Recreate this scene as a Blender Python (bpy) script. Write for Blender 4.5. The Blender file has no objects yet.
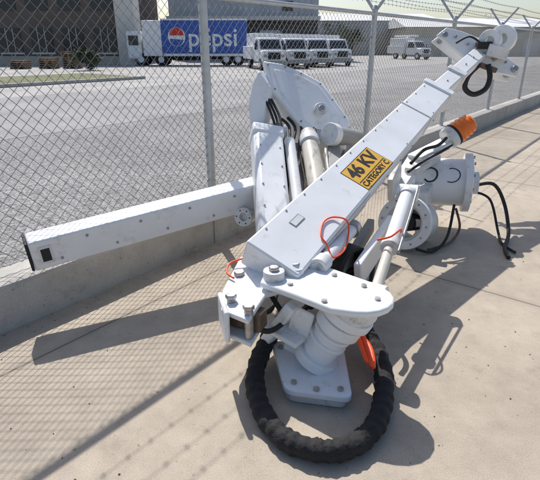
import bpy, bmesh, math, random
from mathutils import Vector, Matrix
random.seed(4)
sc=bpy.context.scene
V=Vector
# ---------------------------------------------------------------- materials
def newmat(name):
    m=bpy.data.materials.new(name); m.use_nodes=True
    nt=m.node_tree; b=nt.nodes["Principled BSDF"]; return m,nt,b
def mat(name,col,rough=.5,metal=0,var=.12,scale=6,bump=.0,bscale=60,dirt=None,spec=.5,chips=None):
    m,nt,b=newmat(name); N=nt.nodes; L=nt.links
    b.inputs["Roughness"].default_value=rough; b.inputs["Metallic"].default_value=metal
    b.inputs["Specular IOR Level"].default_value=spec
    g=N.new("ShaderNodeNewGeometry"); n=N.new("ShaderNodeTexNoise"); n.inputs["Scale"].default_value=scale; n.inputs["Detail"].default_value=3
    L.new(g.outputs["Position"],n.inputs["Vector"])
    r=N.new("ShaderNodeValToRGB"); r.color_ramp.elements[0].position=.3; r.color_ramp.elements[1].position=.7
    r.color_ramp.elements[0].color=[c*(1-var) for c in col]+[1]; r.color_ramp.elements[1].color=[min(1,c*(1+var)) for c in col]+[1]
    L.new(n.outputs["Fac"],r.inputs["Fac"]); out=r.outputs["Color"]
    def layer(out,c,sc_,pos,wid,amt,sq=None):
        n2=N.new("ShaderNodeTexNoise"); n2.inputs["Scale"].default_value=sc_; n2.inputs["Detail"].default_value=6; n2.inputs["Roughness"].default_value=.75
        L.new(g.outputs["Position"],n2.inputs["Vector"])
        r2=N.new("ShaderNodeValToRGB"); r2.color_ramp.elements[0].position=pos; r2.color_ramp.elements[1].position=pos+wid
        r2.color_ramp.elements[1].color=(amt,amt,amt,1)
        L.new(n2.outputs["Fac"],r2.inputs["Fac"])
        mx=N.new("ShaderNodeMix"); mx.data_type='RGBA'; L.new(r2.outputs["Color"],mx.inputs[0]); L.new(out,mx.inputs[6]); mx.inputs[7].default_value=list(c)+[1]
        return mx.outputs[2]
    if dirt: out=layer(out,dirt[0],dirt[1],dirt[2],.15,dirt[3] if len(dirt)>3 else 1)
    if chips: out=layer(out,chips[0],chips[1],chips[2],.02,.9)
    L.new(out,b.inputs["Base Color"])
    rn=N.new("ShaderNodeMapRange"); rn.inputs[3].default_value=max(.05,rough-.08); rn.inputs[4].default_value=rough+.15; L.new(n.outputs["Fac"],rn.inputs[0]); L.new(rn.outputs[0],b.inputs["Roughness"])
    if bump:
        n3=N.new("ShaderNodeTexNoise"); n3.inputs["Scale"].default_value=bscale; n3.inputs["Detail"].default_value=3
        L.new(g.outputs["Position"],n3.inputs["Vector"])
        bp=N.new("ShaderNodeBump"); bp.inputs["Strength"].default_value=bump; bp.inputs["Distance"].default_value=.01
        L.new(n3.outputs["Fac"],bp.inputs["Height"]); L.new(bp.outputs["Normal"],b.inputs["Normal"])
    return m
WHITE=mat("white_paint",(.82,.83,.835),.36,0,.04,5,.05,9,dirt=((.46,.42,.36),6,.57,.6),chips=((.16,.12,.09),38,.70))
WHITE2=mat("white_paint_worn",(.72,.72,.71),.42,0,.08,8,.06,20,dirt=((.3,.27,.22),9,.54,.7),chips=((.12,.09,.07),40,.67))
BLACK=mat("black_rubber",(.018,.018,.018),.6,0,.3,20,.3,80)
WRAP=mat("black_fabric_wrap",(.017,.016,.017),.8,0,.35,30,1.0,34)
DARK=mat("dark_gap",(.02,.02,.022),.7)  # near-black for dark parts and for painted shade in gaps and holes
STEEL=mat("steel",(.42,.41,.40),.35,.8,.2,30,.1,80)
RUST=mat("rusty_steel",(.16,.11,.08),.6,.3,.35,18,.3,60)
GALV=mat("galvanised_steel",(.50,.52,.53),.45,.55,.1,14,.05,60,dirt=((.3,.29,.27),12,.6,.6))
WIRE=mat("wire_steel",(.22,.22,.22),.5,.5,.1,5)
ORANGE=mat("orange_lens",(.90,.19,.012),.22,0,.08,30)
TETHER=mat("orange_tether",(.95,.09,.015),.4)
YEL=mat("yellow_sticker",(.84,.47,.06),.4,0,.06,14,dirt=((.5,.3,.08),10,.6,.5))
INK=mat("black_ink",(.02,.02,.02),.5)
BEIGE=mat("cylinder_cream",(.66,.62,.53),.3,.0,.06,10,dirt=((.35,.3,.22),9,.56,.7))
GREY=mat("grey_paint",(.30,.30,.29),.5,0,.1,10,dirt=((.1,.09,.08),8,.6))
# ---------------------------------------------------------------- mesh helpers
def mk(name,vs,fs,m,parent=None,bevel=0,smooth=False,seg=2):
    me=bpy.data.meshes.new(name); me.from_pydata([tuple(v) for v in vs],[],fs); me.update()
    bm=bmesh.new(); bm.from_mesh(me); bmesh.ops.recalc_face_normals(bm,faces=bm.faces); bm.to_mesh(me); bm.free()
    if m: me.materials.append(m)
    o=bpy.data.objects.new(name,me); sc.collection.objects.link(o)
    if parent: o.parent=parent
    if bevel:
        bv=o.modifiers.new("bev","BEVEL"); bv.width=bevel; bv.segments=seg; bv.limit_method='ANGLE'
    if smooth:
        for p in me.polygons: p.use_smooth=True
    elif bevel:
        for p in me.polygons: p.use_smooth=True
        me.set_sharp_from_angle(angle=math.radians(35))
    return o
def empty(name,loc=(0,0,0)):
    e=bpy.data.objects.new(name,None); sc.collection.objects.link(e); return e
def axes(a,b,roll=0):
    d=(V(b)-V(a)).normalized(); s=d.cross(V((0,0,1)))
    if s.length<1e-4: s=V((1,0,0))
    s.normalize(); u=s.cross(d)
    r=math.radians(roll); s2=s*math.cos(r)-u*math.sin(r); u2=u*math.cos(r)+s*math.sin(r)
    return d,s2,u2
def beam(name,a,b,w,h,m,parent,roll=0,w2=None,h2=None,bevel=.01):
    a=V(a);b=V(b);d,s,u=axes(a,b,roll); w2=w2 or w; h2=h2 or h
    vs=[]
    for p,ww,hh in((a,w,h),(b,w2,h2)):
        for i,j in((-1,-1),(1,-1),(1,1),(-1,1)): vs.append(p+s*i*ww/2+u*j*hh/2)
    return mk(name,vs,[(0,1,2,3),(4,5,6,7),(0,1,5,4),(1,2,6,5),(2,3,7,6),(3,0,4,7)],m,parent,bevel)
def box(name,x0,x1,y0,y1,z0,z1,m,parent=None,bevel=0):
    vs=[(x,y,z) for z in(z0,z1) for x,y in((x0,y0),(x1,y0),(x1,y1),(x0,y1))]
    return mk(name,vs,[(0,1,2,3),(4,5,6,7),(0,1,5,4),(1,2,6,5),(2,3,7,6),(3,0,4,7)],m,parent,bevel)
def cyl(name,a,b,r,m,parent,r2=None,n=32,bevel=.004,hole=None):
    a=V(a);b=V(b);d,s,u=axes(a,b); r2=r2 if r2 else r
    vs=[];fs=[]
    for p,rr in((a,r),(b,r2)):
        for i in range(n):
            t=2*math.pi*i/n; vs.append(p+(s*math.cos(t)+u*math.sin(t))*rr)
    for i in range(n): fs.append((i,(i+1)%n,n+(i+1)%n,n+i))
    if hole:
        for p,rr in((a,hole),(b,hole)):
            for i in range(n):
                t=2*math.pi*i/n; vs.append(p+(s*math.cos(t)+u*math.sin(t))*rr)
        for i in range(n):
            j=(i+1)%n
            fs+= [(i,j,2*n+j,2*n+i),(n+i,n+j,3*n+j,3*n+i),(2*n+i,2*n+j,3*n+j,3*n+i)]
    else: fs+= [tuple(range(n)),tuple(range(n,2*n))]
    return mk(name,vs,fs,m,parent,bevel)
def catmull(pts,closed,k=8):
    P=[V(p) for p in pts]; out=[]; n=len(P)
    rng=range(n) if closed else range(n-1)
    for i in rng:
        g=(lambda j:P[j%n]) if closed else (lambda j:P[max(0,min(n-1,j))])
        p0,p1,p2,p3=g(i-1),g(i),g(i+1),g(i+2)
        for q in range(k):
            t=q/k
            out.append(.5*((2*p1)+(p2-p0)*t+(2*p0-5*p1+4*p2-p3)*t*t+(3*p1-p0-3*p2+p3)*t**3))
    if not closed: out.append(P[-1])
    return out
def tube(name,pts,r,m,parent,closed=False,k=8,n=12,wob=0):
    C=catmull(pts,closed,k); vs=[];fs=[]; N=len(C); up=V((.13,.21,.97)).normalized()
    for i,c in enumerate(C):
        a=C[(i+1)%N] if(closed or i<N-1) else c; b=C[i-1] if(closed or i>0) else c
        d=(a-b).normalized(); s=d.cross(up).normalized(); w=s.cross(d)
        for j in range(n):
            t=2*math.pi*j/n; rr=r*(1+wob*random.uniform(-1,1)+wob*1.6*math.sin(i*1.3)+wob*1.2*math.sin(i*.47+2*t))
            vs.append(c+(s*math.cos(t)+w*math.sin(t))*rr)
    for i in range(N if closed else N-1):
        for j in range(n):
            i2=(i+1)%N; fs.append((i*n+j,i*n+(j+1)%n,i2*n+(j+1)%n,i2*n+j))
    if not closed: fs+=[tuple(range(n)),tuple(range((N-1)*n,N*n))]
    return mk(name,vs,fs,m,parent,smooth=True)
def plate(name,pts,off,m,parent,bevel=.006):
    P=[V(p) for p in pts]; off=V(off); n=len(P)
    vs=P+[p+off for p in P]
    fs=[tuple(range(n)),tuple(range(n,2*n))]+[(i,(i+1)%n,n+(i+1)%n,n+i) for i in range(n)]
    return mk(name,vs,fs,m,parent,bevel)
def bolt(p,nrm,r,m,parent,h=.012):
    p=V(p);nrm=V(nrm).normalized(); return cyl("bolt",p,p+nrm*h,r,m,parent,n=6 if r<.014 else 16,bevel=.0015)
def text(name,s,org,xa,ya,size,m,parent,ext=.0008,align='CENTER',off=.015):
    c=bpy.data.curves.new(name,'FONT'); c.body=s; c.size=size; c.extrude=ext; c.align_x=align; c.align_y='CENTER'; c.offset=size*off
    t=bpy.data.objects.new("tmp",c); sc.collection.objects.link(t)
    bpy.context.view_layer.update()
    me=bpy.data.meshes.new_from_object(t.evaluated_get(bpy.context.evaluated_depsgraph_get()))
    bpy.data.objects.remove(t)
    me.materials.clear(); me.materials.append(m)
    xa=V(xa).normalized();ya=V(ya).normalized();za=xa.cross(ya)
    M=Matrix((xa,ya,za)).transposed().to_4x4(); M.translation=V(org)
    me.transform(M); o=bpy.data.objects.new(name,me); sc.collection.objects.link(o); o.parent=parent; return o
def circ(c,xa,ya,r,n=28,a0=0,a1=2*math.pi,r2=None):
    return [V(c)+V(xa)*math.cos(a0+(a1-a0)*i/n)*r+V(ya)*math.sin(a0+(a1-a0)*i/n)*(r2 or r) for i in range(n)]
# ---------------------------------------------------------------- directions of the fence line
dF=V((.62,.785,0)).normalized(); nF=V((dF.y,-dF.x,0)); F0=V((-.51,4.06,0))
def FP(s,n,z): return F0+dF*s+nF*n+V((0,0,z))
# ---------------------------------------------------------------- ground surfaces
def concrete_mat(name,base,joints,stain=.55):
    m,nt,b=newmat(name);N=nt.nodes;L=nt.links
    b.inputs["Roughness"].default_value=.8; b.inputs["Specular IOR Level"].default_value=.3
    g=N.new("ShaderNodeNewGeometry")
    def noise(s,d=8,r=.6):
        n=N.new("ShaderNodeTexNoise"); n.inputs["Scale"].default_value=s; n.inputs["Detail"].default_value=d; n.inputs["Roughness"].default_value=r
        L.new(g.outputs["Position"],n.inputs["Vector"]); return n.outputs["Fac"]
    def ramp(f,p0,c0,p1,c1):
        r=N.new("ShaderNodeValToRGB"); r.color_ramp.elements[0].position=p0; r.color_ramp.elements[1].position=p1
        r.color_ramp.elements[0].color=list(c0)+[1]; r.color_ramp.elements[1].color=list(c1)+[1]; L.new(f,r.inputs["Fac"]); return r.outputs["Color"]
    def mix(f,a,bb,t='MIX'):
        x=N.new("ShaderNodeMix"); x.data_type='RGBA'; x.blend_type=t
        if isinstance(f,float): x.inputs[0].default_value=f
        else: L.new(f,x.inputs[0])
        L.new(a,x.inputs[6])
        if isinstance(bb,tuple): x.inputs[7].default_value=list(bb)+[1]
        else: L.new(bb,x.inputs[7])
        return x.outputs[2]
    c=ramp(noise(.9,3),.35,[v*.88 for v in base],.65,[v*1.10 for v in base])
    c=mix(1.0,c,ramp(noise(7,5,.7),.3,(.87,.87,.87),.7,(1.10,1.10,1.10)),'MULTIPLY')
    c=mix(1.0,c,ramp(noise(180,2,.6),.3,(.84,.84,.84),.7,(1.15,1.15,1.15)),'MULTIPLY')
    c=mix(ramp(noise(2.3,6,.78),.56,(0,0,0),.72,(stain,)*3),c,tuple(v*.5 for v in base))
    c=mix(ramp(noise(34,2,.6),.69,(0,0,0),.72,(.6,.6,.6)),c,tuple(v*.35 for v in base))
    for (vec,off,per) in joints:
        d=N.new("ShaderNodeVectorMath"); d.operation='DOT_PRODUCT'; d.inputs[1].default_value=vec; L.new(g.outputs["Position"],d.inputs[0])
        a=N.new("ShaderNodeMath"); a.operation='SUBTRACT'; L.new(d.outputs["Value"],a.inputs[0]); a.inputs[1].default_value=off
        p=N.new("ShaderNodeMath"); p.operation='PINGPONG'; L.new(a.outputs[0],p.inputs[0]); p.inputs[1].default_value=per/2
        c=mix(ramp(p.outputs[0],.004,(.85,.85,.85),.009,(0,0,0)),c,tuple(v*.22 for v in base))
        c=mix(ramp(p.outputs[0],.01,(.3,.3,.3),.07,(0,0,0)),c,tuple(v*.6 for v in base))
    L.new(c,b.inputs["Base Color"])
    bp=N.new("ShaderNodeBump"); bp.inputs["Strength"].default_value=.2; bp.inputs["Distance"].default_value=.004
    L.new(noise(90,3,.7),bp.inputs["Height"]); L.new(bp.outputs["Normal"],b.inputs["Normal"])
    return m
CONC=concrete_mat("tan_concrete",(.45,.385,.305),[(tuple(nF),FP(0,.55,0).dot(nF),2.6),(tuple(dF),V((1.08,3.31,0)).dot(dF),3.2)],.45)
CURB=concrete_mat("curb_concrete",(.45,.43,.395),[(tuple(dF),V((.2,3.31,0)).dot(dF),3.2)],.8)
def gravel(name,base,sc1=45,con=.5):
    m,nt,b=newmat(name);N=nt.nodes;L=nt.links; b.inputs["Roughness"].default_value=.9
    g=N.new("ShaderNodeNewGeometry"); v=N.new("ShaderNodeTexVoronoi"); v.inputs["Scale"].default_value=sc1; L.new(g.outputs["Position"],v.inputs["Vector"])
    n=N.new("ShaderNodeTexNoise"); n.inputs["Scale"].default_value=.6; n.inputs["Detail"].default_value=5; L.new(g.outputs["Position"],n.inputs["Vector"])
    r=N.new("ShaderNodeValToRGB"); r.color_ramp.elements[0].position=.1; r.color_ramp.elements[0].color=[c*(1-con) for c in base]+[1]; r.color_ramp.elements[1].color=[c*(1+con) for c in base]+[1]
    h=N.new("ShaderNodeSeparateColor"); L.new(v.outputs["Color"],h.inputs[0]); L.new(h.outputs[0],r.inputs["Fac"])
    r2=N.new("ShaderNodeValToRGB"); r2.color_ramp.elements[0].position=.35; r2.color_ramp.elements[0].color=(.83,.83,.83,1); r2.color_ramp.elements[1].position=.65; r2.color_ramp.elements[1].color=(1.12,1.11,1.1,1); L.new(n.outputs["Fac"],r2.inputs["Fac"])
    x=N.new("ShaderNodeMix"); x.data_type='RGBA'; x.blend_type='MULTIPLY'; x.inputs[0].default_value=1; L.new(r.outputs["Color"],x.inputs[6]); L.new(r2.outputs["Color"],x.inputs[7])
    L.new(x.outputs[2],b.inputs["Base Color"])
    bp=N.new("ShaderNodeBump"); bp.inputs["Strength"].default_value=.5; bp.inputs["Distance"].default_value=.01; L.new(v.outputs["Distance"],bp.inputs["Height"]); L.new(bp.outputs["Normal"],b.inputs["Normal"])
    return m
GRAV=gravel("gravelly_asphalt",(.25,.245,.24)); ROADM=gravel("worn_road",(.31,.305,.30),60,.22); LOTM=gravel("lot_concrete",(.38,.37,.355),40,.15)
GRASS=gravel("dry_grass",(.15,.16,.07),30,.6); EARTH=gravel("earth",(.26,.23,.19),5,.2)
def sheet(name,pts,z,m): return mk(name,[(p[0],p[1],z) for p in pts],[tuple(range(len(pts)))],m)
sheet("ground",[(-600,-400),(900,-400),(900,900),(-600,900)],-.02,EARTH)
def strip(name,s0,s1,n0,n1,z,m): return sheet(name,[FP(s0,n0,0),FP(s1,n0,0),FP(s1,n1,0),FP(s0,n1,0)],z,m)
strip("sidewalk_concrete",-12,90,0,25,0.0,CONC)
strip("gravel_verge",-12,90,-6.4,-.05,-.012,GRAV)
strip("road",-12,120,-14.5,-6.4,-.008,ROADM)
strip("parking_lot",-40,120,-75,-14.5,-.012,LOTM)
strip("grass_island",-1,13.5,-24,-18.5,.10,GRASS)
for nm,(s0,s1,n0,n1) in {"kerb":(-1,13.6,-18.5,-18.3)}.items():
    ps=[FP(s0,n0,0),FP(s1,n0,0),FP(s1,n1,0),FP(s0,n1,0)]
    mk(nm,[(p.x,p.y,-.01) for p in ps]+[(p.x,p.y,.13) for p in ps],[(0,1,2,3),(4,5,6,7),(0,1,5,4),(1,2,6,5),(2,3,7,6),(3,0,4,7)],CURB,bevel=.02)
strip("road_line",-12,60,-14.3,-14.18,-.004,mat("road_paint",(.6,.6,.56),.7,dirt=((.25,.24,.22),9,.5)))
# ---------------------------------------------------------------- low concrete wall
ps=[];fs=[]
S0,S1,NS=-8,60,272
prof=[(.155,-.02),(.155,.27),(.145,.293),(.115,.302),(-.09,.302),(-.125,.29),(-.135,.265),(-.135,-.02)]
for i in range(NS+1):
    s=S0+(S1-S0)*i/NS
    wv=.004*math.sin(s*1.7)+.003*math.sin(s*4.1)
    for (n,z) in prof: ps.append(FP(s,n+random.uniform(-.003,.003)+wv,z+(random.uniform(-.003,.003)+wv if z>0 else 0)))
K=len(prof)
for i in range(NS):
    for j in range(K-1): fs.append((i*K+j,i*K+j+1,(i+1)*K+j+1,(i+1)*K+j))
fs+=[tuple(range(K)),tuple(range(NS*K,NS*K+K))]
mk("low_concrete_wall",ps,fs,CURB)
# scattered grit collected along the foot of the wall and over the slab (one object)
vs=[];fs=[]
for i in range(900):
    s=random.uniform(-4,12); nn=.16+abs(random.gauss(0,.10)) if i<550 else random.uniform(.2,4.0)
    c=FP(s,nn,.002); r=random.uniform(.002,.006); k=len(vs)
    for t in range(5):
        a=t*1.2566+random.random()*.5; vs.append(c+V((math.cos(a)*r,math.sin(a)*r,0)))
    vs.append(c+V((0,0,r*.9)))
    for t in range(5): fs.append((k+t,k+(t+1)%5,k+5))
mk("grit",vs,fs,mat("grit_stone",(.22,.18,.14),.9,0,.5,60))
# ---------------------------------------------------------------- chain link fence
fence=empty("chain_link_fence")
def wires(name,segs,r,m,parent,n=3):
    vs=[];fs=[]
    for a,b in segs:
        a=V(a);b=V(b);d,s,u=axes(a,b); k=len(vs)
        for p in(a,b):
            for j in range(n):
                t=2*math.pi*j/n; vs.append(p+(s*math.cos(t)+u*math.sin(t))*r)
        for j in range(n): fs.append((k+j,k+(j+1)%n,k+n+(j+1)%n,k+n+j))
    return mk(name,vs,fs,m,parent,smooth=True)
segs=[];z0,z1=.335,1.94;H=z1-z0;p=.073
nseg=int(round(H/(p/2)))
s=-6.0
def sag(s,z): return .010*math.sin(s*1.1+z*2)+.006*math.sin(s*2.9-z)
while s<40:
    step=4 if s<10 else 11
    for sg in(1,-1):
        prev=None
        for q in range(0,nseg+1,step):
            t=min(1,q/nseg); z=z0+H*t; ss=s+H*t if sg==1 else s+H-H*t
            P_=FP(ss,.002*sg+sag(ss,z),z)
            if prev is not None: segs.append((prev,P_))
            prev=P_
    s+=p
wires("mesh",segs,.002,WIRE,fence)
for i in range(-2,16):
    s=i*2.83; lean=(-.01 if i==0 else .012)
    cyl("post",FP(s,0.0,.28),FP(s+lean,0,2.0),.036 if i<1 else .034,GALV,fence,n=20,bevel=0)
    cyl("post_cap",FP(s+lean,0,2.0),FP(s+lean,0,2.04),.042,GALV,fence,r2=.02,n=16,bevel=0)
    for sg in(-1,1):
        beam("barb_arm",FP(s+lean,0.02*sg,1.99),FP(s+lean,sg*.27,2.30),.035,.008,GALV,fence,roll=90,bevel=0)
    for z in(.5,.9,1.3,1.7): cyl("tie_band",FP(s,0,z),FP(s,0,z+.02),.041,GALV,fence,n=16,bevel=0)
cyl("top_rail",FP(-7,0,1.95),FP(46,0,1.95),.021,GALV,fence,n=12,bevel=0)
ws=[]
for sg in(-1,1):
    for q in(.35,.68,.98):
        for i in range(-2,15):
            n=sg*(.02+q*.25); z=1.99+q*.31
            A=FP(i*2.83,n,z);B=FP((i+1)*2.83,n,z);M=(A+B)/2-V((0,0,.02))
            ws+=[(A,M),(M,B)]
            for t in range(1,24):
                c=A.lerp(B,t/24)-V((0,0,.02*math.sin(math.pi*t/24)*.9)); 
                if i<6:
                    ws.append((c-V((.0,0,.018))+dF*.006,c+V((0,0,.018))-dF*.006)); ws.append((c-nF*.018,c+nF*.018))
wires("barbed_wire",ws,.0022,WIRE,fence)
wires("tension_wire",[(FP(-7+i,.004,.35),FP(-6+i,.004,.35)) for i in range(50)],.003,WIRE,fence)
# ---------------------------------------------------------------- the boom lift assembly
L=empty("utility_boom_assembly")
S=V((-.01,2.27,.505));E=V((1.497,4.441,1.215)); T=V((2.12,5.22,1.50)); ROLL=25
d,w,n=axes(S,E,ROLL)
W0,W1,H0,H1=.335,.25,.19,.15
beam("main_boom",S,E,W0,H0,WHITE,L,ROLL,W1,H1,.012)
def onb(t,off,up=0):
    Ltot=(E-S).length; hh=H0+(H1-H0)*t/Ltot
    return S+d*t+w*off+n*(hh/2+up)
ww=lambda t:(W0+(W1-W0)*t/2.74)/2
for t in [x*.2+.15 for x in range(13)]:
    bolt(onb(t,-ww(t)+.025,-.001),n,.007,STEEL,L,.006)
for t in [.95,1.6,2.2]:
    bolt(onb(t,ww(t)-.02,-.001),n,.006,STEEL,L,.006)
for t in [.3,.55,1.3,1.55,1.8,2.3]:
    bolt(S+d*t+w*(ww(t)-.001)-n*.03,w,.009,STEEL,L,.008)
a=S+d*.30+w*(W0/2+.001); beam("boom_doubler_plate",a,a+d*.62-w*.01,.012,.12,WHITE2,L,ROLL,bevel=.003)
a=S+d*2.62; beam("boom_collar",a,a+d*.07,W1+.03,H1+.03,WHITE,L,ROLL,bevel=.006)
a=S+d*2.10; beam("boom_band",a,a+d*.012,W1+.03,H1+.022,WHITE2,L,ROLL,bevel=.003)
beam("inner_boom",E,T,.155,.11,WHITE,L,ROLL,.14,.10,.012)
beam("inner_collar",E+(T-E)*.35,E+(T-E)*.43,.19,.14,WHITE2,L,ROLL,bevel=.008)
for q in(.15,.6,.8): bolt(E+(T-E)*q+n*.055,n,.010,STEEL,L,.006)
c=onb(1.10,.035,.001)
def quad(name,c,xa,ya,sx,sy,m,th=.0015):
    pts=[c+xa*i*sx/2+ya*j*sy/2 for i,j in((-1,-1),(1,-1),(1,1),(-1,1))]
    nn=xa.cross(ya).normalized(); return plate(name,pts,nn*th,m,L,0)
yb=-w
quad("sticker_border",c,d,yb,.40,.215,INK,th=.001)
quad("sticker",c+n*.0012,d,yb,.388,.203,YEL,th=.001)
text("sticker_text","46 KV",c+n*.0035+yb*.038,d,yb,.135,INK,L,off=.03)
quad("sticker_bar",c+n*.0024-yb*.034,d,yb,.37,.006,INK,th=.0006)
text("sticker_text_small","CATEGORY C",c+n*.0035-yb*.068,d,yb,.058,INK,L)
quad("boom_label",onb(.33,-.05,.001),d,yb,.10,.05,GREY); quad("boom_label_plate",onb(.33,-.05,.003),d,yb,.088,.038,WHITE2)
# --- head at the boom tip
hp=[(1.716,5.338,1.70),(1.818,5.37,1.772),(1.972,5.34,1.735),(2.178,5.305,1.66),(2.383,5.25,1.52),(2.568,5.195,1.39),(2.537,5.17,1.30),(2.342,5.18,1.338),(2.137,5.21,1.404),(2.02,5.235,1.47),(1.88,5.28,1.573)]
nb=(V(hp[0])-V(hp[6])).cross(V(hp[3])-V(hp[9])).normalized()
if nb.y>0: nb=-nb
plate("head_side_plate",hp,-nb*.035,WHITE,L,.008)
plate("head_side_plate_rear",[V(p)-nb*.17 for p in hp],-nb*.03,WHITE,L,.008)
for p_,r_,m_ in(((1.80,5.36,1.69),.028,STEEL),((2.14,5.27,1.55),.045,WHITE2),((2.50,5.19,1.37),.03,STEEL),((2.30,5.23,1.47),.025,STEEL)):
    cyl("head_pin",V(p_)+nb*.04,V(p_)-nb*.24,r_,m_,L)
for p_ in((1.9,5.33,1.67),(2.02,5.29,1.60),(2.40,5.21,1.43)): bolt(V(p_)+nb*.02,nb,.014,STEEL,L,.02)
rc=V((2.33,5.20,1.66))
cyl("head_lifting_ring",rc+V((-.02,-.03,0)),rc+V((.03,.03,.0)),.13,WHITE,L,hole=.055,n=36)
cyl("head_lifting_ring",rc+V((-.12,.01,-.02)),rc+V((-.08,.06,-.02)),.11,WHITE,L,hole=.045,n=36)
beam("head_ring_block",(2.20,5.22,1.56),(2.40,5.19,1.52),.12,.12,WHITE2,L)
beam("head_gap_shade",(2.10,5.24,1.60),(2.24,5.22,1.60),.10,.07,DARK,L)  # solid dark block, painted shade for the gap in the head
beam("head_gap_lower",(2.12,5.16,1.42),(2.30,5.14,1.36),.06,.05,RUST,L)
tube("head_hose",[(2.10,5.10,1.42),(1.99,5.05,1.32),(1.97,5.04,1.20),(2.06,5.03,1.14),(2.18,5.05,1.19),(2.22,5.08,1.30),(2.20,5.12,1.42)],.026,BLACK,L)
tube("head_strap",[(1.88,5.22,1.62),(1.99,5.17,1.68),(2.1,5.14,1.62)],.01,BLACK,L)
# --- clevis & pivot plates at the lower end
K=[(-.044,2.45,.575),(-.173,2.50,.47),(-.245,2.165,.44),(-.235,1.985,.43),(-.10,1.885,.43),(-.02,2.09,.455),(.19,2.20,.46)]
plate("clevis_plate",K,(0,.01,-.03),WHITE,L,.008)
plate("clevis_lower_plate",[(p[0]+.01,p[1]+.01,p[2]-.13) for p in K[1:6]],(0,0,-.025),WHITE2,L,.006)
beam("clevis_block",(-.20,2.08,.36),(-.03,2.00,.36),.09,.10,RUST,L)
for x,y in((-.19,2.05),(-.10,1.945),(-.165,2.3)):
    cyl("clevis_pin",(x,y,.29),(x,y,.458),.022,STEEL,L,n=20); cyl("clevis_nut",(x,y,.457),(x,y,.48),.03,STEEL,L,n=6)
beam("clevis_side",(-.255,2.14,.36),(-.20,1.93,.36),.025,.17,WHITE,L)
tube("tether_loop",[(-.19,2.24,.47),(-.23,2.30,.475),(-.22,2.38,.49),(-.15,2.40,.51)],.006,TETHER,L)
Jp=[(-.05,2.13,.47),(.00,2.40,.47),(.12,2.41,.47),(.33,2.29,.47),(.49,2.15,.47)]
ce=V((.42,1.985,.47)); 
for i in range(9):
    a=math.radians(55-20*i); Jp.append(tuple(ce+V((math.cos(a)*.165,math.sin(a)*.15,0))))
Jp+=[(.27,1.87,.47),(.12,2.0,.47)]
plate("pivot_plate",[(p[0],p[1],p[2]+.035) for p in Jp],(0,0,-.035),WHITE,L,.01)
for (x,y,r,h) in((.02,2.17,.055,.05),(.13,2.235,.05,.04)):
    cyl("pivot_boss",(x,y,.50),(x,y,.50+h),r,WHITE2,L); cyl("pivot_nut",(x,y,.50+h),(x,y,.52+h),r*.5,STEEL,L,n=6)
for (x,y) in((.0,2.28),(.10,2.10),(.46,2.08),(.5,1.95),(.25,1.93),(.33,2.2)): bolt((x,y,.504),(0,0,1),.014,STEEL,L)
# --- rotator column and base plate
A=V((.225,2.05,.10)); B=V((.395,2.01,.435)); ax=(B-A)
def ca(t): return A+ax*t
cyl("rotator_column",ca(0),ca(1),.088,WHITE,L,n=40)
for t0,t1,r in((0,.14,.115),(.36,.42,.10),(.50,.56,.10),(.62,.78,.118),(.82,.95,.135)):
    cyl("rotator_flange",ca(t0),ca(t1),r,WHITE,L,n=40,bevel=.006)
cyl("rotator_cap",(.40,1.99,.40),(.40,1.99,.472),.115,WHITE2,L,n=40)
def rr(z):
    Q=[V((.005,2.24,z)),V((.40,2.20,z)),V((.385,1.77,z)),V((.07,1.83,z))]; out=[]
    for i in range(4):
        p=Q[i];a=Q[i-1];b=Q[(i+1)%4]; a1=p+(a-p).normalized()*.05; b1=p+(b-p).normalized()*.05
        for k in range(5):
            t=k/4; out.append(a1*(1-t)**2+p*2*t*(1-t)+b1*t*t)
    return out
plate("base_plate",rr(.085),(0,0,-.035),WHITE,L,.006)
plate("base_plate_lower",[V((.2,2.0,.05))+(p-V((.2,2.0,.085)))*.9 for p in rr(.085)],(0,0,-.048),WHITE2,L,.004)
for x,y in((.06,2.17),(.34,2.14),(.335,1.83),(.115,1.88),(.22,1.83)): bolt((x,y,.085),(0,0,1),.015,STEEL,L)
beam("column_gusset",(.12,2.10,.10),(.17,2.07,.38),.02,.12,WHITE,L)
beam("column_side_arm",(.0,2.20,.13),(.13,2.10,.40),.12,.06,WHITE,L)
beam("column_side_shelf",(-.02,2.16,.25),(.16,2.02,.22),.11,.03,WHITE,L)
# --- wrapped hose loop
R=[(.20,1.50,.048),(.06,1.57,.045),(-.04,1.74,.05),(-.075,1.95,.07),(-.03,2.16,.10),(.06,2.34,.15),(.18,2.46,.19),(.32,2.47,.20),(.45,2.38,.17),(.54,2.22,.12),(.575,2.02,.08),(.535,1.80,.055),(.45,1.62,.048),(.33,1.52,.045)]
tube("wrapped_hose_loop",R,.046,WRAP,L,closed=True,k=16,n=24,wob=.04)
tube("hose_inner",[(.45,2.3,.16),(.52,2.1,.14),(.50,1.92,.15),(.46,2.03,.27),(.44,2.15,.42)],.014,TETHER,L)
tube("hose_inner",[(.42,2.3,.18),(.49,2.12,.17),(.475,1.93,.17),(.43,2.03,.29),(.42,2.2,.42)],.012,TETHER,L)
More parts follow.
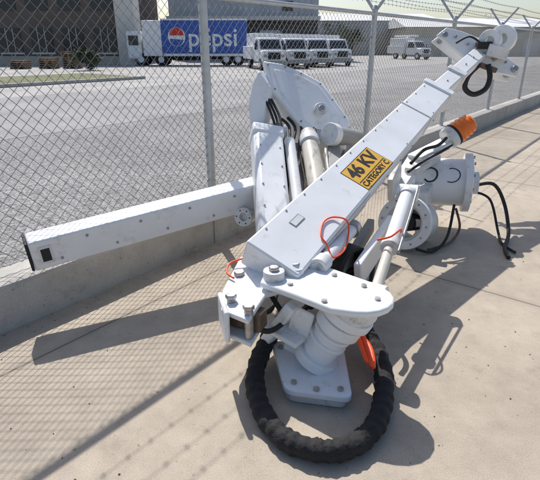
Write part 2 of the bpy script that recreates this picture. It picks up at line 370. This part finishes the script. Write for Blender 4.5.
# --- hydraulic cylinder on right
P0=V((.93,3.10,.68));P1=V((.545,2.19,.41)); 
cyl("hydraulic_cylinder",P0,P0.lerp(P1,.60),.046,WHITE,L); cyl("hydraulic_rod",P0.lerp(P1,.6),P1,.03,BEIGE,L)
for t in(.0,.57): cyl("cylinder_gland",P0.lerp(P1,t),P0.lerp(P1,t+.05),.056,WHITE2,L)
cyl("cylinder_eye",P1+V((-.05,.03,0)),P1+V((.05,-.03,0)),.05,WHITE,L)
cyl("cylinder_eye",P0+V((-.06,.03,0)),P0+V((.06,-.03,0)),.055,WHITE,L)
tube("cylinder_hard_line",[P0+V((.06,-.02,.05)),P0.lerp(P1,.3)+V((.06,-.02,.04)),P0.lerp(P1,.7)+V((.055,-.02,.03))],.008,STEEL,L)
Q0=V((.52,2.76,.56));Q1=V((.25,2.26,.52))
cyl("tilt_cylinder",Q0,Q1,.038,WHITE,L); cyl("tilt_gland",Q0,Q0.lerp(Q1,.1),.052,STEEL,L); cyl("tilt_gland",Q0.lerp(Q1,.85),Q1,.05,WHITE2,L)
to=[onb(.32,ww(.3)-.05,.012),onb(.42,ww(.4)-.09,.009),onb(.50,ww(.5)-.07,.010),onb(.53,ww(.5)+.0,.02),V((.46,2.60,.60)),V((.42,2.46,.54)),V((.34,2.35,.54)),onb(.30,ww(.3)+.005,.0)]
tube("tether_loop",to,.005,TETHER,L,closed=True)
tube("tether_loop",[(.62,2.55,.56),(.68,2.50,.60),(.75,2.56,.62),(.78,2.66,.56),(.74,2.70,.48)],.006,TETHER,L)
cyl("bracket_ring",(.44,2.62,.38),(.50,2.55,.38),.13,BLACK,L,hole=.10,n=36)
beam("cylinder_bracket",(.50,2.45,.38),(.80,2.95,.50),.05,.16,WHITE,L)
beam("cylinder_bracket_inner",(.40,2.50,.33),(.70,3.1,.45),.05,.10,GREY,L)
for pts in ([(.0,2.2,.4),(.08,2.1,.33),(.15,2.2,.3),(.3,2.4,.33),(.5,2.6,.35)],[(-.15,2.05,.37),(-.02,2.0,.30),(.1,2.15,.28),(.25,2.35,.3)],[(.35,2.5,.32),(.5,2.45,.22),(.6,2.6,.18),(.7,2.9,.3)],[(-.1,2.15,.35),(.0,2.28,.25),(.05,2.5,.3),(.1,2.8,.35)],[(.58,2.35,.4),(.66,2.38,.30),(.66,2.6,.26),(.8,2.9,.35)]):
    tube("hydraulic_hose",pts,.014,BLACK,L)
# --- pedestal drum lying on the slab
PA=V((1.34,4.36,.42));PB=V((1.83,4.22,.44)); u=(PB-PA).normalized()
cyl("pedestal_drum",PA,PB,.215,WHITE,L,n=48,bevel=.008)
for t0,t1,r in((-.03,.02,.25),(.44,.50,.265)): cyl("pedestal_flange",PA+u*t0,PA+u*t1,r,WHITE,L,n=48)
cyl("drum_hub",PB,PB+u*.06,.10,WHITE2,L)
su=u.cross(V((0,0,1))).normalized()
for i in range(12):
    a=i*math.pi/6; bolt(PA+u*.50+(su*math.cos(a)+V((0,0,1))*math.sin(a))*.235,u,.014,STEEL,L)
if su.y>0: su=-su
for k,off in((0,.12),(1,.30)):
    c0=PA+u*off; pts=[]
    for i in range(9):
        a=math.radians(70+(i-4)*(34-6*k)); yy=(.06+.01*k)*math.sin(a+.4)+.02; zz=.065*math.cos(a+.4)
        th=.55+zz/.215
        pts.append(c0+u*yy+(su*math.cos(th)+V((0,0,1))*math.sin(th))*.2155)
    tube("paint_mark",pts,.008-.003*k,INK,L,n=6)
for th in(-.3,.1,1.2): 
    pp=PA+u*.10; q_=(su*math.cos(th)+V((0,0,1))*math.sin(th)); bolt(pp+q_*.213,q_,.02,STEEL,L,.02)
fa=V((1.12,3.73,.235)); fn=V((-.55,-.75,.25)).normalized()
cyl("bearing_flange",fa+fn*.025,fa-fn*.025,.225,WHITE,L,hole=.155,n=48)
cyl("bearing_core",fa-fn*.02,fa-fn*.35,.18,WHITE2,L,n=40,hole=.13)
cyl("bearing_hub",fa-fn*.30,fa-fn*.02,.075,DARK,L)
beam("bearing_web",fa+V((-.15,.03,0))-fn*.05,fa+V((.15,-.03,0))-fn*.05,.02,.07,WHITE2,L)
s2=fn.cross(V((0,0,1))).normalized(); u3=s2.cross(fn)
for i in range(12):
    a=i*math.pi/6; bolt(fa+fn*.025+(s2*math.cos(a)+u3*math.sin(a))*.19,fn,.009,GREY,L,.004)
beam("pedestal_link",fa+V((.1,.2,.1)),PA+V((.1,0,-.05)),.25,.22,WHITE2,L)
beam("support_bracket",(1.08,3.95,.45),(1.30,4.15,.70),.16,.05,WHITE,L)
beam("support_gusset",(.98,3.75,.50),(1.10,4.0,.62),.05,.22,WHITE2,L)
beam("beacon_bracket",(1.25,4.10,.70),(1.66,4.36,.82),.16,.03,WHITE,L)
beam("beacon_bracket_lower",(1.20,4.0,.60),(1.50,4.30,.66),.12,.06,WHITE2,L)
tube("beacon_cable",[(1.18,3.95,.68),(1.30,4.02,.78),(1.45,4.12,.80),(1.56,4.25,.84)],.014,BLACK,L)
tube("beacon_cable",[(1.15,3.9,.62),(1.32,4.0,.70),(1.5,4.15,.74),(1.62,4.25,.78)],.011,BLACK,L)
b0=V((1.60,4.30,.825));b1=V((1.87,4.38,1.01)); bd=(b1-b0).normalized()
cyl("beacon_base",b0-bd*.02,b0+bd*.05,.10,WHITE2,L,n=32); cyl("beacon_gasket",b0+bd*.05,b0+bd*.07,.105,BLACK,L)
s2=bd.cross(V((0,0,1))).normalized();u3=s2.cross(bd); vs=[];fs=[];prof=[(.07,.098),(.095,.096),(.105,.102),(.115,.095),(.14,.094),(.150,.100),(.160,.092),(.185,.090),(.195,.096),(.205,.088),(.225,.084),(.232,.088),(.24,.078),(.258,.065),(.268,.045),(.272,.02)];n_=40
for (h,r) in prof:
    for j in range(n_):
        a=2*math.pi*j/n_; vs.append(b0+bd*h+(s2*math.cos(a)+u3*math.sin(a))*r*(1+.012*(j%2)))
for i in range(len(prof)-1):
    for j in range(n_): fs.append((i*n_+j,i*n_+(j+1)%n_,(i+1)*n_+(j+1)%n_,(i+1)*n_+j))
fs.append(tuple(range((len(prof)-1)*n_,len(prof)*n_)))
mk("beacon_lens",vs,fs,ORANGE,L,smooth=True)
tube("loose_cable",[(1.86,4.25,.40),(2.05,4.25,.42),(2.16,4.2,.25),(2.12,3.95,.06),(1.98,3.7,.02),(1.92,3.5,.02)],.016,BLACK,L)
tube("loose_cable",[(1.86,4.22,.36),(2.0,4.15,.30),(2.05,4.0,.05),(2.0,3.8,.02),(2.02,3.6,.02)],.011,BLACK,L)
tube("loose_cable",[(1.70,4.15,.22),(1.72,4.05,.08),(1.62,3.9,.02),(1.48,3.75,.02),(1.32,3.66,.02)],.011,RUST,L)
tube("loose_cable",[(1.2,3.6,.05),(1.35,3.62,.02),(1.5,3.75,.10),(1.62,4.0,.30)],.012,BLACK,L)
# --- upper knuckle
kn=[(-.069,4.381,1.483),(.10,4.365,1.46),(.258,4.349,1.403),(.447,4.31,1.308),(.56,4.2,1.17),(.671,4.084,1.02),(.621,3.896,.822),(.392,3.92,.883),(.248,4.018,.989),(.0,4.238,1.264)]
plate("knuckle_housing",kn,(.03,.14,-.26),WHITE,L,.016)
kn_n=(V(kn[0])-V(kn[5])).cross(V(kn[3])-V(kn[8])).normalized()
if kn_n.z<0: kn_n=-kn_n
cc=sum((V(p) for p in kn),V())/len(kn)
plate("knuckle_cover",[cc+(V(p)-cc)*.74+kn_n*.012 for p in kn],-kn_n*.012,WHITE,L,.005)
for p in kn: bolt(cc+(V(p)-cc)*.87+kn_n*.001,kn_n,.010,STEEL,L,.008)
cyl("knuckle_cover_boss",V((.42,4.07,1.09)),V((.42,4.07,1.09))+kn_n*.045,.06,WHITE2,L); cyl("knuckle_cover_nut",V((.42,4.07,1.09))+kn_n*.045,V((.42,4.07,1.09))+kn_n*.06,.03,STEEL,L,n=6)
plate("knuckle_rear_arm",[(-.1,4.24,1.408),(0,4.186,1.268),(-.03,4.116,1.098),(-.067,4.037,.904),(-.161,4.037,.904),(-.185,4.132,1.136),(-.155,4.2,1.3)],(.05,.10,-.02),WHITE,L,.015)
cyl("knuckle_pin",(-.10,3.98,.92),(.12,4.05,.92),.08,WHITE2,L)
cyl("knuckle_pin",(.52,3.88,.93),(.74,4.08,.86),.075,GREY,L); cyl("knuckle_pin_cap",(.47,3.835,.947),(.52,3.88,.93),.09,WHITE2,L)
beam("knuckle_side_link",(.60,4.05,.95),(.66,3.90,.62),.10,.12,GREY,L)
C0=V((-.03,3.76,.93));C1=V((.03,2.84,.45))
beam("lower_arm",C0,C1,.235,.17,WHITE,L,-12,.22,.16,.035)
dd,ss,uu=axes(C0,C1,-12)
for t in(.2,.4,.6,.8):
    for sg in(-1,1): bolt(C0.lerp(C1,t)+uu*.080+ss*.075*sg,uu,.008,STEEL,L,.009)
beam("lower_arm_collar",C0.lerp(C1,-.06),C0.lerp(C1,.05),.25,.19,WHITE,L,-12,bevel=.02)
cyl("lift_cylinder",(.31,3.93,.93),(.36,3.05,.50),.068,BEIGE,L); cyl("lift_cylinder_gland",(.313,3.88,.905),(.318,3.80,.87),.08,WHITE2,L)
cyl("lift_cylinder",(.155,3.8,.90),(.20,3.1,.52),.042,WHITE,L)
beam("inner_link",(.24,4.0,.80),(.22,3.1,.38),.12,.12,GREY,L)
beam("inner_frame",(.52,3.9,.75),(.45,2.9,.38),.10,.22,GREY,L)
beam("inner_frame_web",(.44,3.8,.80),(.44,3.2,.52),.02,.12,WHITE2,L)
beam("lower_frame",(.10,3.6,.42),(.15,2.5,.33),.30,.12,WHITE2,L)
for i in range(5):
    x=.15+.05*i; z=.93+.03*random.random()
    tube("hydraulic_hose",[(x-.05,4.14,1.02+.01*i),(x+.01,4.02,z+.03),(x+random.uniform(-.03,.03),3.78,z-.10),(x-.03+random.uniform(-.05,.05),3.45,.62),(x-.02,3.1,.42),(x,2.8,.36)],.012,BLACK,L)
for i in range(3):
    tube("hydraulic_hose",[(-.04+.025*i,4.17,1.18),(.02+.03*i,4.05,1.05),(.06+.02*i,3.9,.93),(.10+.02*i,3.7,.78),(.13,3.4,.58)],.011,BLACK,L)
# --- long outrigger beam
O0=V((-1.434,2.61,.455));O1=V((-.06,3.41,.605))
beam("outrigger_beam",O0,O1,.15,.195,WHITE,L,8,bevel=.012)
d2,s2,u2=axes(O0,O1,8)
for i in range(9):
    t=.10+i*.105
    bolt(O0.lerp(O1,t)+s2*.075+u2*(.055 if i%2 else -.05),s2,.009,GREY,L,.008)
beam("outrigger_end_cap",O0-d2*.018,O0-d2*.001,.14,.185,DARK,L,8,bevel=.004)
q=O0+d2*.08+s2*.0755
def slot(c,sx,sz,m,up): 
    pts=[c+d2*i*sx/2+u2*j*sz/2 for i,j in((-1,-1),(1,-1),(1,1),(-1,1))]; plate("outrigger_slot",pts,s2*up,m,L,0)
slot(q,.075,.115,WHITE2,.006); slot(q+s2*.001,.05,.085,DARK,.0065)  # raised dark plate paints the shaded inside of the slot
fc=V((-.192,3.20,.47)); fnn=V((-.35,-.9,.2)).normalized()
cyl("outrigger_flange",fc,fc-fnn*.03,.068,WHITE2,L,hole=.03,n=28)
sA=fnn.cross(V((0,0,1))).normalized(); sB=sA.cross(fnn)
for i in range(6):
    a=i*math.pi/3; bolt(fc+(sA*math.cos(a)+sB*math.sin(a))*.050,fnn,.006,DARK,L,.003)
cyl("outrigger_flange_tube",fc-fnn*.03,fc-fnn*.16,.05,WHITE2,L)
# ---------------------------------------------------------------- background
bmt=lambda nm,c,**k: mat(nm,c,.8,0,.12,.5,**k)
BR=bmt("brown_brick",(.15,.12,.10)); DKW=mat("dark_glass",(.03,.035,.04),.15); CRM=bmt("cream_panel",(.62,.60,.55)); DGB=bmt("canopy_shade_cladding",(.09,.088,.085)); LGW=bmt("light_grey_cladding",(.50,.51,.52)); TANW=bmt("tan_wall",(.46,.42,.35)); GRW=bmt("grey_wall",(.52,.53,.54)); RFW=bmt("roof_metal",(.68,.69,.70)); BLUE=mat("blue_panel",(.02,.09,.40),.4); TRW=mat("truck_white",(.80,.81,.82),.35); TIRE=mat("tyre",(.02,.02,.02),.8); REDP=mat("red_paint",(.6,.02,.02),.4); WOOD=bmt("pallet_wood",(.25,.17,.10))  # background tones lightened, with slight distance haze mixed into the colours
b=empty("brick_office_building")
box("walls",-40,-13.2,46,62,-.02,7.5,BR,b); box("roof_edge",-40.2,-13.0,45.8,62,7.5,8.0,CRM,b)
for i in range(9):
    x=-38+i*2.8; box("window",x,x+1.9,45.93,45.999,1.0,3.0,DKW,b); box("sill",x-.1,x+2.0,45.85,45.999,.85,1.0,CRM,b); box("window_upper",x,x+1.9,45.93,45.999,4.4,6.2,DKW,b)
    for k in(.62,1.25): box("mullion",x+k,x+k+.05,45.88,45.929,1.0,3.0,CRM,b)
box("base_course",-40.1,-13.3,45.8,45.998,-.02,.7,TANW,b)
box("entry_panel",-13.15,-11.5,44.5,46.5,-.02,5.3,CRM,b,.03)
b=empty("warehouse_building")
box("walls",-11.5,5.5,60,90,-.02,4.2,DGB,b); box("upper_walls",-11.5,5.5,59.9,90,4.6,13,LGW,b); box("canopy_fascia",-11.5,5.6,58.2,90.1,4.2,4.6,CRM,b); box("roof_edge",-11.6,5.7,59.8,90,13,13.4,GRW,b)  # lower walls coloured dark as painted shadow beneath the canopy
for i in range(5): 
    x=-10.8+i*3.2; box("dock_door",x,x+2.4,59.93,59.999,.0,3.2,GRW if i%2 else DKW,b)
for i in range(24):
    x=-11.4+i*.7; box("cladding_rib",x,x+.06,59.84,59.899,4.6,13,LGW,b)
box("window",1.4,2.6,59.80,59.899,5.2,6.2,DKW,b)
b=empty("distant_warehouse")
box("walls",5.8,30,92,120,-.02,5.6,GRW,b)
mk("roof",[(5.5,91.5,5.6),(30.5,91.5,5.6),(30.5,120,5.6),(5.5,120,5.6),(5.5,105,7.4),(30.5,105,7.4)],[(0,1,5,4),(2,3,4,5),(0,4,3),(1,2,5)],RFW,b)
for i in range(6):
    x=7+i*3.8; box("door",x,x+2.6,91.93,91.999,0,3.6,TANW if i%2 else CRM,b)
b=empty("tan_shed")
box("walls",21,44,80,96,-.02,4.2,TANW,b); mk("roof",[(20.6,79.5,4.2),(44.4,79.5,4.2),(44.4,96.5,4.2),(20.6,96.5,4.2),(20.6,88,5.8),(44.4,88,5.8)],[(0,1,5,4),(2,3,4,5),(0,4,3),(1,2,5)],RFW,b)
for i in range(5): box("opening",22.5+i*4.2,25+i*4.2,79.9,79.999,.0,2.6,GRW,b)
b=empty("far_office_building")
box("walls",48,95,110,130,-.02,6,CRM,b); box("roof_edge",47.8,95.2,109.8,130,6,6.3,GRW,b)
for i in range(10): box("window",49.5+i*4.4,52+i*4.4,109.9,109.999,2.2,4.6,DKW,b)
for k,(px,py,nh) in enumerate([(-16.5,38,5),(-14.9,38.4,8),(-18.4,37.5,4)]):
    e=empty("pallet_stack" if k==0 else "pallet_stack.%03d"%k)
    for j in range(nh):
        z=.0+j*.15
        for q in range(5): box("slat",px-.6,px+.6,py-.5+q*.23,py-.38+q*.23,z+.10,z+.12,WOOD,e)
        for q in range(3): box("bearer",px-.6+q*.52,px-.5+q*.52,py-.5,py+.5,z,z+.098,WOOD,e)
def wheel(x,y,r,parent,ax=(0,1,0)):
    a=V(ax); c=V((x,y,r-.02)); cyl("tyre",c-a*.14,c+a*.14,r,TIRE,parent,n=20,bevel=.03); cyl("rim",c-a*.15,c+a*.15,r*.5,TRW,parent,n=14,bevel=0)
t=empty("delivery_trailer")
box("body",-9.0,-2.0,43,45.5,.98,3.5,BLUE,t,.03); box("lower_skirt",-8.95,-2.05,43.02,45.4,.75,.96,TRW,t); box("top_rail",-9.0,-1.98,42.96,45.52,3.5,3.62,TRW,t)
box("front_panel",-10.6,-9.02,43,45.5,.75,3.5,TRW,t,.05); box("cab",-12.0,-10.75,43.1,45.4,.5,2.7,TRW,t,.15); box("cab_window",-11.8,-11.0,43.05,43.098,1.6,2.35,DKW,t); box("chassis",-10.4,-2.2,43.6,44.9,.5,.74,TIRE,t)
text("lettering","pepsi",(-4.75,42.985,2.15),(1,0,0),(0,0,1),2.0,TRW,t,off=.01)
for x in(-10.9,-9.2,-3.7,-2.7): wheel(x,43.3,.5,t); wheel(x,45.2,.5,t)
X=V((1,0,0));Zv=V((0,0,1)); lc=V((-7.75,42.99,2.25))
plate("logo_disc",circ(lc,X,Zv,.72),(0,-.01,0),TRW,t,0)
plate("logo_red",circ(lc+V((0,-.012,.10)),X,Zv,.60,20,0,math.pi*1.05),(0,-.01,0),REDP,t,0)
plate("logo_blue",circ(lc+V((0,-.012,-.14)),X,Zv,.56,20,math.pi,2*math.pi),(0,-.01,0),BLUE,t,0)
def truck(name,x,y,rot,boom=False,s=.88):
    e=empty(name)
    box("hood",-.95,.95,-3.0,-1.9,.6,1.45,TRW,e,.12)
    mk("cab",[(-1,-1.9,.6),(1,-1.9,.6),(1,-.1,.6),(-1,-.1,.6),(-1,-1.95,1.5),(1,-1.95,1.5),(.92,-1.35,2.35),(-.92,-1.35,2.35),(.92,-.15,2.4),(-.92,-.15,2.4),(1,-.1,1.5),(-1,-.1,1.5)],[(0,1,2,3),(0,1,5,4),(4,5,6,7),(7,6,8,9),(1,2,10,5),(5,10,8,6),(3,0,4,11),(11,4,7,9),(2,3,11,10),(10,11,9,8)],TRW,e,.05)
    mk("windshield",[(-.84,-1.93,1.56),(.84,-1.93,1.56),(.78,-1.46,2.22),(-.78,-1.46,2.22)],[(0,1,2,3)],DKW,e)
    for sx in(-1,1):
        mk("side_window",[(sx*1.012,-1.7,1.52),(sx*1.012,-.4,1.52),(sx*.945,-.45,2.2),(sx*.945,-1.3,2.2)],[(0,1,2,3)],DKW,e)
        box("headlight",sx*.7-.14,sx*.7+.14,-3.02,-2.995,.95,1.15,GREY,e); box("mirror",sx*1.2-.08,sx*1.2+.08,-1.75,-1.7,1.5,1.95,TIRE,e)
        box("utility_box",sx*1.0-.22,sx*1.0+.22,.1,3.4,.75,1.75,TRW,e,.03)
        for yy in(-2.3,1.9): wheel(sx*.85,yy,.45,e,(1,0,0))
    box("grille",-.5,.5,-3.03,-2.995,.8,1.3,TIRE,e); box("bumper",-1.05,1.05,-3.2,-3.04,.4,.65,GREY,e,.03); box("bed",-.75,.75,0,3.5,.7,1.0,TRW,e); box("roof_box",-.9,.9,.2,3.3,1.0,2.75,TRW,e,.05)
    if boom: box("boom_post",-.25,.25,.4,.9,2.7,2.9,TRW,e,.05); box("folded_boom",-.15,.15,-1.2,3.3,2.92,3.12,TRW,e,.04)
    e.location=(x,y,0); e.rotation_euler=(0,0,math.radians(rot)); e.scale=(s,s,s); return e
for i in range(4): truck("utility_truck" if i==0 else "utility_truck.%03d"%i,-.35+i*1.9,37.5+i*2.4,14)
truck("utility_truck.004",17.5,64,30,True)
LF=mat("leaves_dark",(.05,.07,.03),.7,0,.55,3); LFR=mat("leaves_reddish",(.10,.06,.035),.7,0,.55,3); BARK=mat("bark",(.09,.07,.05),.9)
def tree(name,x,y,h,r,m,cnt=2200,trunk=True,z0=None):
    e=empty(name)
    if trunk:
        cyl("trunk",(x,y,-.02),(x+.1,y,h*.6),.16,BARK,e,r2=.07,n=10,bevel=0)
        for i in range(6):
            a=i*1.05; cyl("limb",(x+.05,y,h*(.35+.04*i)),(x+math.cos(a)*r*.7,y+math.sin(a)*r*.7,h*(.6+.05*i)),.06,BARK,e,r2=.02,n=6,bevel=0)
    zz=z0 if z0 is not None else h*.4
    cl=[(V((x+random.uniform(-r,r)*.75,y+random.uniform(-r,r)*.75,zz+random.random()**.8*(h-zz)*.9)),random.uniform(.25,.5)*r) for _ in range(16)]
    vs=[];fs=[]
    for i in range(cnt):
        c,cr=random.choice(cl); v=V((random.gauss(0,1),random.gauss(0,1),random.gauss(0,1))).normalized()*cr*random.random()**.4
        p=c+v; p.z=max(p.z,.05); a=V((random.gauss(0,1),random.gauss(0,1),random.gauss(0,.6))).normalized(); b_=a.cross(V((random.gauss(0,1),random.gauss(0,1),random.gauss(0,1)))).normalized(); s=random.uniform(.06,.14)
        k=len(vs); vs+=[p-a*s,p+b_*s*.5,p+a*s,p-b_*s*.5]; fs.append((k,k+1,k+2,k+3))
    mk("crown",vs,fs,m,e)
tree("shrub",-20.6,35,2.4,1.6,LFR,2400,False,.1); tree("shrub.001",-12.6,35,1.3,1.0,LF,1200,False,.1); tree("shrub.002",-22.5,37,1.9,1.4,LF,1500,False,.1)
tree("leafy_tree",10.5,86,5,2.5,LF,2500); tree("leafy_tree.001",14,88,4.2,2.2,LF,2200); tree("leafy_tree.002",44,100,6,3.5,LF,2500)
e=empty("utility_pole"); cyl("pole",(42,78,0),(42,78,11),.15,BARK,e,r2=.1,n=10,bevel=0); box("crossarm",40.8,43.2,77.9,78.1,10,10.2,BARK,e)
# ---------------------------------------------------------------- light
sd=V((.27,-.75,-1)).normalized()
sun=bpy.data.lights.new("sun","SUN"); sun.energy=4.6; sun.angle=math.radians(.5); sun.color=(1,.96,.91)
so=bpy.data.objects.new("sun",sun); sc.collection.objects.link(so); so.rotation_euler=sd.to_track_quat('-Z','Y').to_euler()
el=math.asin(-sd.z)
wd=bpy.data.worlds.new("World"); sc.world=wd; wd.use_nodes=True; nt=wd.node_tree
sk=nt.nodes.new("ShaderNodeTexSky"); sk.sky_type='NISHITA'; sk.sun_disc=False; sk.sun_elevation=el; sk.sun_rotation=math.atan2(-sd.x,-sd.y)
sk.dust_density=1.8; sk.air_density=1.0; sk.ozone_density=1.6
bg=nt.nodes["Background"]; bg.inputs["Strength"].default_value=.13; nt.links.new(sk.outputs[0],bg.inputs[0])
sc.view_settings.view_transform='Standard'; sc.view_settings.look='None'; sc.view_settings.exposure=0
cam=bpy.data.cameras.new("camera"); co=bpy.data.objects.new("camera",cam); sc.collection.objects.link(co)
co.location=(0,0,1.6); co.rotation_euler=(math.radians(90-22.2),0,0); cam.lens=31.8; cam.clip_end=2500; cam.clip_start=.05; sc.camera=co
